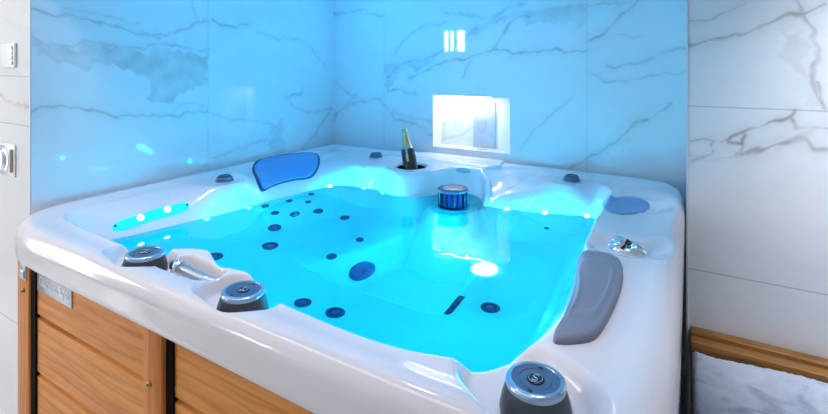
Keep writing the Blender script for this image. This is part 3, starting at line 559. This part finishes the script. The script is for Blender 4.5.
op = pad('corner_pad', [(2.123, 0.438), (2.12, 0.471), (2.108, 0.52), (2.093, 0.622), (2.068, 0.651), (2.04, 0.667), (2.011, 0.669), (1.986, 0.655), (1.966, 0.622), (1.92, 0.357), (1.925, 0.35), (1.948, 0.386), (1.979, 0.42), (2.009, 0.4), (2.041, 0.382), (2.073, 0.383), (2.099, 0.401), (2.117, 0.42)], .006, M['pad'], tub, dish=.3); op['label'] = 'pale blue oval pad'
# recessed waterfall light bar on the left wall
lb = pad('light_bar', [(0.213, 1.633), (0.206, 1.61), (0.213, 1.541), (0.215, 1.428), (0.238, 1.348), (0.261, 1.323), (0.278, 1.324), (0.283, 1.347), (0.256, 1.43), (0.247, 1.535), (0.238, 1.603), (0.225, 1.632)], .008, M['bar'], tub, rings=8); lb['label'] = 'glowing cyan light bar'
def disc(name, x, s, r, m, parent, hgt=.004, n=24, off=0., prof=None):
    nn = normal(x, s); V, F = lathe(prof or [(r,-.006),(r,hgt*.6),(r*.8,hgt),(.0005,hgt)], (np.array((x,s,H(x,s)))+nn*off), nn, n)
    return autosmooth(mesh(name, V, F, m, parent), 50)
for x, s in [(0.228, 1.524), (0.238, 1.41)]: disc('bulb', x, s, .013, M['led'], lb, off=.009)
for x, s in [(0.218, 1.621), (0.268, 1.332)]: disc('screw', x, s, .005, M['kdark'], lb, off=.009)
# small white lamps along the waterline
LEDS = [(.338,1.278),(.368,1.064),(.454,.555),(.645,.476),(.786,.494),(1.67,.405),(1.853,.353),(1.491,.438)]
for x, s in LEDS: disc('led_lamp', x, s, .0105, M['led'], tub)
# jets
def jet(x, s, r, big=True):
    j = disc('jet', x, s, r, M['jet'], tub, prof=[(r*1.0,-.008),(r*1.0,.005),(r*.9,.008),(r*.72,.008),(r*.68,.002),(.0005,.002)])
    if big: disc('nozzle', x, s, r*.42, M['jetc'], j, prof=[(r*.42,0),(r*.42,.006),(r*.25,.010),(.0005,.010)])
for x, s, r in [(.387,.979,.022),(.44,.96,.022),(.415,.839,.018),(.485,.868,.030),(.436,.692,.018),(.468,.75,.018),(.535,.745,.030),(.507,1.025,.036),(.63,1.165,.036),
                (1.08,1.422,.030),(1.215,1.407,.034),(.523,1.377,.036),(.683,.697,.026),(.913,1.075,.022),(.923,.881,.018),(1.652,1.076,.036)]: jet(x, s, r)
ml = disc('white_disc', 1.535, .84, .045, M['white_disc_glow'], tub, prof=[(.055,-.006),(.055,.006),(.048,.010),(.0005,.014)]); ml['label'] = 'bright white underwater disc'  # white emissive disc at the footwell edge
disc('jet', 1.69, .455, .011, M['kdark'], tub)
# suction drain in the footwell and a slotted grille on its right side
dr = disc('suction_grille', 1.005, .975, .062, M['jetc'], tub, prof=[(.066,-.02),(.066,.008),(.058,.014),(.02,.016),(.0005,.016)]); disc('boss', 1.005, .975, .02, M['jet'], dr, off=.014)
gr = mesh('side_grille', *merge(*[box(1.535, 1.551, 1.085+.04*k, 1.113+.04*k, H(1.545, 1.1+.04*k)-.01, H(1.545, 1.1+.04*k)+.008) for k in range(3)], box(1.530, 1.556, 1.075, 1.205, H(1.545,1.14)-.03, H(1.545,1.14)+.003)), M['jet'], tub)
# oval badge on the wall of the filter cove
bad = pad('badge', [(1.115, 0.236), (1.124, 0.221), (1.156, 0.209), (1.194, 0.211), (1.203, 0.218), (1.187, 0.222), (1.152, 0.228), (1.125, 0.237)], .004, M['badge'], tub, rings=6)

# filter with a ribbed basket
x, s = 1.235, .520
V, F = lathe([(.105,.752),(.105,.766),(.098,.776),(.084,.780),(.080,.778)], (x,s,0), n=64)
fb = autosmooth(mesh('filter', V, F, M['acrylic'], tub)); fb['label'] = 'blue ribbed filter basket with grey lid'
V, F = lathe([(.062,.776),(.062,.856)], (x,s,0), n=48); autosmooth(mesh('basket', V, F, M['filter_blue'], fb))
for k in range(12):
    a = 2*PI*k/12+.13; c, q = math.cos(a), math.sin(a); w = .010
    V = [(x+c*r-q*t, s+q*r+c*t, z) for r in (.060,.074) for t in (-w, w) for z in (.777,.857)]
    bevel(mesh('rib', V, [(0,1,3,2),(4,6,7,5),(0,4,5,1),(2,3,7,6),(0,2,6,4),(1,5,7,3)], M['jet'], fb), .003, 2)
V, F = lathe([(.074,.854),(.078,.858),(.078,.866),(.072,.871),(.03,.873),(.001,.873)], (x,s,0), n=64); autosmooth(mesh('lid', V, F, M['filter_lid'], fb))

# dark green liner of the bottle well
x, s = .872, .325
V, F = lathe([(.083,.803),(.0835,.895),(.081,.895),(.078,.812),(.001,.812)], (x,s,0), n=64, cap0=True, cap1=False)
ln = autosmooth(mesh('bottle_well', V, F, M['liner'], tub)); ln['label'] = 'dark green well'

# water
P = WAT; t = np.roll(P, -1, 0)-np.roll(P, 1, 0); t /= np.linalg.norm(t, axis=1)[:,None]; n_ = np.stack([t[:,1], -t[:,0]], 1)
Q = P+n_*.012
if sdf(Q[:1,0], Q[:1,1], WAT)[0] < 0: Q = P-n_*.012
me = bpy.data.meshes.new('water'); bm = bmesh.new(); f = bm.faces.new([bm.verts.new((x, -s, .78)) for x, s in Q])
bm.normal_update()
if f.normal.z < 0: f.normal_flip()
bmesh.ops.triangulate(bm, faces=bm.faces); bm.to_mesh(me); bm.free(); me.materials.append(M['water'])
w = bpy.data.objects.new('water', me); COL.objects.link(w); tag(w, 'clear turquoise water filling the hot tub', 'water', kind='stuff')

# ------------------------------------------------------------------ champagne bottle, leaning in the well
base = np.array((.900,.350,.815)); topp = np.array((0.831, 0.335, 1.1207)); ax = topp-base; Lb = np.linalg.norm(ax)
bot = empty('champagne_bottle', base[0], base[1], base[2], 'dark green champagne bottle with gold foil neck leaning in the rim well', 'bottle')
k = Lb/.31
V, F = lathe([(.030,0),(.041,.006),(.0415,.03),(.0415,.15),(.038,.175),(.030,.20),(.0215,.228),(.0165,.255),(.0150,.28)], base, ax, 48)
autosmooth(mesh('glass_body', V, F, M['glass_green'], bot), 60)
V, F = lathe([(.0335,.196),(.0285,.208),(.0240,.226),(.0195,.25),(.0165,.272),(.0165,.280),(.0185,.283),(.0185,.292),(.0165,.296),(.0165,.305),(.014,.310),(.001,.311)], base, ax, 40)
foil = autosmooth(mesh('foil', V, F, M['gold'], bot), 50); foil['label'] = 'gold foil'
V, F = lathe([(.0400,.172),(.0405,.176),(.0345,.197)], base, ax, 40, False, False); cl = mesh('neck_label', V, F, M['label_blue'], bot, smooth=True); cl['label'] = 'dark blue neck label'
a0 = ax/Lb; side = np.array((.86,.51,0)); side -= a0*(side@a0); side /= np.linalg.norm(side); fw = np.cross(side, a0); fw = -fw if fw[1] < 0 else fw
V = []
for i in range(9):
    hh = .125+.075*i/8; r = np.interp(hh, [.15,.175,.20,.228,.255], [.0425,.0405,.034,.0225,.0175])
    for t in (.75, 1.05): d_ = side*math.sin(t)+fw*math.cos(t); V.append(base+a0*hh+d_*r*1.02)
mesh('foil_strip', V, [(2*i, 2*i+1, 2*i+3, 2*i+2) for i in range(8)], M['gold'], bot, smooth=True)

# ------------------------------------------------------------------ glasses in the recess
def wine_glass(x, s, z, label):
    t = empty('wine_glass', x, s, z, label, 'glass')
    V, F = lathe([(.001,.0005),(.032,.0005),(.033,.003),(.008,.008),(.004,.016)], (x,s,z), n=40, cap0=False, cap1=False); mesh('foot', V, F, M['glass'], t, smooth=True)
    V, F = lathe([(.004,.016),(.0033,.05),(.004,.088)], (x,s,z), n=24, cap0=False, cap1=False); mesh('stem', V, F, M['glass'], t, smooth=True)
    V, F = lathe([(.004,.088),(.014,.098),(.028,.125),(.034,.155),(.032,.182),(.0308,.182),(.0327,.155),(.0265,.126),(.012,.100),(.001,.093)], (x,s,z), n=40, cap0=False, cap1=False)
    mesh('bowl', V, F, M['glass'], t, smooth=True)
wine_glass(1.155, -.06, .9675, 'stemmed clear glass before the pale blue panel in the lit recess')
wine_glass(1.0, -.05, .9675, 'stemmed clear glass towards the bright open end of the lit recess')

# ------------------------------------------------------------------ fittings on the side wall
s0 = 1.828
sw = empty('light_switch', -.075, s0, 1.53, 'white four button switch plate on marble beside the niche', 'switch')
def onside(x, y):
    u = (x-414)/FPX; v = (HY-y)/FPX; d = (math.sin(TH)+u*math.cos(TH), math.cos(TH)-u*math.sin(TH)); t = (CAM[1]-s0)/d[1]
    return CAM[0]+t*d[0], CAM[2]+t*v
(xa, za), (xb, zb) = [(-0.276, 1.584), (-0.13, 1.481)]
bevel(mesh('plate', *box(xa, xb, s0+.0005, s0+.010, zb, za), M['white_plastic'], sw), .003, 2)
for k in range(4):
    zz = zb+.010+(za-zb-.02)*k/4; bevel(mesh('button', *box(xb-.045, xb-.014, s0+.010, s0+.014, zz+.002, zz+(za-zb-.02)/4-.002), M['grey_line' if False else 'white_plastic'], sw), .0015, 2)
mesh('grey_strip', *box(xb-.012, xb-.009, s0+.010, s0+.0112, zb+.01, za-.012), M['grey_line'], sw)  # thin grey strip beside the buttons
(xc, zc), rb, (xd, zd0, zd1) = ((-0.256, 1.089), 0.062, (-0.157, 1.045, 1.141))
mx_ = empty('mounted_shower_mixer', xc, s0, zc, 'round chrome mixer knob on a square white plate at the wall', 'mixer')
bevel(mesh('plate', *box(xc-.06, xd+.02, s0+.0005, s0+.006, zd0-.02, zd1+.02), M['white_plastic'], mx_), .003, 2)
V, F = lathe([(rb,.006),(rb,.010),(rb*.8,.012),(rb*.72,.020),(rb*.6,.023),(.001,.024)], (xc,s0,zc), (0,1,0), 40); autosmooth(mesh('knob', V, F, M['chrome'], mx_))
bevel(mesh('lever', *box(xd-.006, xd+.006, s0+.006, s0+.016, zd0, zd1), M['beige'], mx_), .003, 2)

# ------------------------------------------------------------------ bench with a towel
be = empty('bench', 2.62, .95, 0, 'low timber bench with double back rail against the marble wall', 'bench')
B0, B1 = 2.272, 3.3
bevel(mesh('back_rail', *box(B0, B1, .402, .452, .30, .412), M['wood_bench'], be), .004, 2)
bevel(mesh('front_rail', *box(B0, B1, .460, .512, .30, .402), M['wood_bench'], be), .004, 2)
mesh('seat', *box(B0, B1, .535, 1.6, .31, .345), M['wood_bench'], be)
for x, s in ((B0+.04, .56), (B1-.04, .56), (B0+.04, 1.55), (B1-.04, 1.55)): mesh('leg', *box(x-.03, x+.03, s-.03, s+.03, 0, .31), M['wood_bench'], be)
for s in (.45, 1.3): mesh('bearer', *box(B0+.02, B1-.02, s-.012, s+.012, .27, .309), M['wood_bench'], be)
nx, ns = 110, 120; xs = np.linspace(B0+.004, 3.25, nx); ss = np.linspace(.527, 1.55, ns)
X, S = np.meshgrid(xs, ss, indexing='ij'); rng = np.random.RandomState(3)
hh = .385+.006*np.sin(9*X+4*S+1.)+.005*np.sin(14*S-7*X)+.010*np.exp(-((S-.62-.9*(X-2.35))/.05)**2)+.008*np.exp(-((S-.98+.8*(X-2.3))/.06)**2)-.008*np.exp(-((S-.72-.6*(X-2.3))/.035)**2)+rng.randn(nx, ns)*.0012
ed = np.minimum(np.minimum(X-xs[0], xs[-1]-X), np.minimum(S-ss[0], ss[-1]-S)); hh -= .02*np.clip(1-ed/.02, 0, 1)**2
V = [(a, b_, c) for a, b_, c in zip(X.ravel(), S.ravel(), hh.ravel())]; n0 = len(V); V += [(a, b_, .347) for a, b_ in zip(X.ravel(), S.ravel())]
F = []
for i in range(nx-1):
    for j in range(ns-1):
        q = (i*ns+j, (i+1)*ns+j, (i+1)*ns+j+1, i*ns+j+1); F.append(q); F.append(tuple(k+n0 for k in q[::-1]))
for i in range(nx-1):
    for j in (0, ns-1): F.append((i*ns+j, (i+1)*ns+j, (i+1)*ns+j+n0, i*ns+j+n0))
for j in range(ns-1):
    for i in (0, nx-1): F.append((i*ns+j, i*ns+j+1, i*ns+j+1+n0, i*ns+j+n0))
tw = mesh('towel', V, F, M['towel'], smooth=True); tag(tw, 'rumpled pale blue grey towel spread on the timber bench', 'towel')

# ------------------------------------------------------------------ lights
def area(name, loc, size, energy, color, to=None, rot=None, spread=PI, sy=None):
    l = bpy.data.lights.new(name, 'AREA'); l.energy = energy; l.color = color; l.shape = 'RECTANGLE'; l.size = size; l.size_y = sy or size; l.spread = spread
    o = bpy.data.objects.new(name, l); COL.objects.link(o); o.location = (loc[0], -loc[1], loc[2])
    d = Vector((to[0], -to[1], to[2]))-o.location
    o.rotation_euler = d.to_track_quat('-Z', 'Y').to_euler(); return o
def point(name, loc, energy, color, r=.03):
    l = bpy.data.lights.new(name, 'POINT'); l.energy = energy; l.color = color; l.shadow_soft_size = r
    o = bpy.data.objects.new(name, l); COL.objects.link(o); o.location = (loc[0], -loc[1], loc[2]); return o
BLUE = (.03,.37,1.); CYAN = (.0,.60,1.)
E = dict(bb=4., bl=2.4, down=18, db=0., pf=7, pr=1.2, ps=1.5, prt=7, side_fill=33, sub=2.0, wl=.7, rec=1.0, surf=8, exp=0.)
# added unseen blue lamps above the tub, washing the niche walls
area('blue_back_fill', (.85,.5,2.06), 1.3, E['bb'], BLUE, (.95,0,1.2), sy=.1)
area('blue_left_fill', (.5,.95,2.06), 1.5, E['bl'], BLUE, (0,.95,1.2), sy=.1)
# added unseen white spots above the tub, brightening the rim
for k, (x, s, e) in enumerate([(.55,1.62,1.), (1.35,1.62,1.), (2.0,1.5,1.), (1.9,.8,.7*E.get('db',1)), (.45,.7,.55*E.get('db',1))]):
    l = bpy.data.lights.new('rim_fill_spot', 'SPOT'); l.energy = E['down']*e; l.color = (1,.83,.84); l.spot_size = math.radians(75); l.spot_blend = .9; l.shadow_soft_size = .06
    o = bpy.data.objects.new('rim_fill_spot', l); COL.objects.link(o); o.location = (x, -s, 2.07)
# added unseen area lamps that fill the room with white light
area('front_fill', (.9,2.35,2.57), 2.4, E['pf'], (1,.97,.94), (.9,2.5,0), sy=.35)
area('room_fill', (1.4,3.9,2.57), 2.0, E['pr'], (1,.98,.97), (1.2,3.4,0), sy=.9)
area('side_pane_fill', (-1.97,3.2,1.25), .8, E['side_fill'], (1,.985,.97), (1.,2.3,.8), sy=1.9)  # lamp added at the unseen side pane, lights the tub front
area('side_wall_fill', (-.75,2.5,2.57), .8, E['ps'], (1,.98,.97), (-.5,1.9,.8), sy=.6)
area('bench_fill', (3.0,1.1,2.57), .5, E['prt'], (.90,.92,1.), (2.98,.4,1.2), sy=.4, spread=math.radians(52))
# submerged lamps
for x, s, z, e in [(1.28,.95,.40,1.3),(1.25,1.12,.62,.8),(.72,1.05,.66,.8),(.62,1.45,.66,.7),(1.72,.75,.66,.8),(1.72,1.35,.66,.8),(1.25,.72,.68,.7),(1.2,1.5,.66,.8)]:
    point('submerged_lamp', (x, s, z), E['sub']*e, CYAN, 0.)
# added point lamps over the waterline, for the light the water lets out
for x, s in LEDS+[(.60,1.75),(1.6,1.74),(1.86,1.55),(1.86,1.0)]:
    n2 = np.array(ctr)-np.array((x, s)); n2 /= np.linalg.norm(n2); p = np.array((x, s))+n2*.10
    point('waterline_fill', (p[0], p[1], .80), E['wl']*(1.8 if s < .6 else 1.), CYAN, 0.)
area('water_surface_fill', (1.15,1.05,.79), 1.3, E['surf'], (.0,.46,1.), (1.15,1.0501,2.), sy=1.1)  # added upward lamp, stands in for light leaving the water
area('recess_fill', (1.04,-.06,1.285), .34, E['rec'], (1,.93,.82), (1.04,-.06,0), sy=.03)
w = bpy.data.worlds.new('world'); scene.world = w; w.use_nodes = True; w.node_tree.nodes['Background'].inputs[0].default_value = (.8,.9,1,1); w.node_tree.nodes['Background'].inputs[1].default_value = .3
scene.view_settings.view_transform = 'Standard'; scene.view_settings.look = 'None'; scene.view_settings.gamma = 1; scene.view_settings.exposure = E['exp']
scene.view_settings.use_curve_mapping = False
scene.cycles.sample_clamp_indirect = 4; scene.cycles.use_denoising = True
scene.cycles.max_bounces = 10; scene.cycles.transmission_bounces = 8
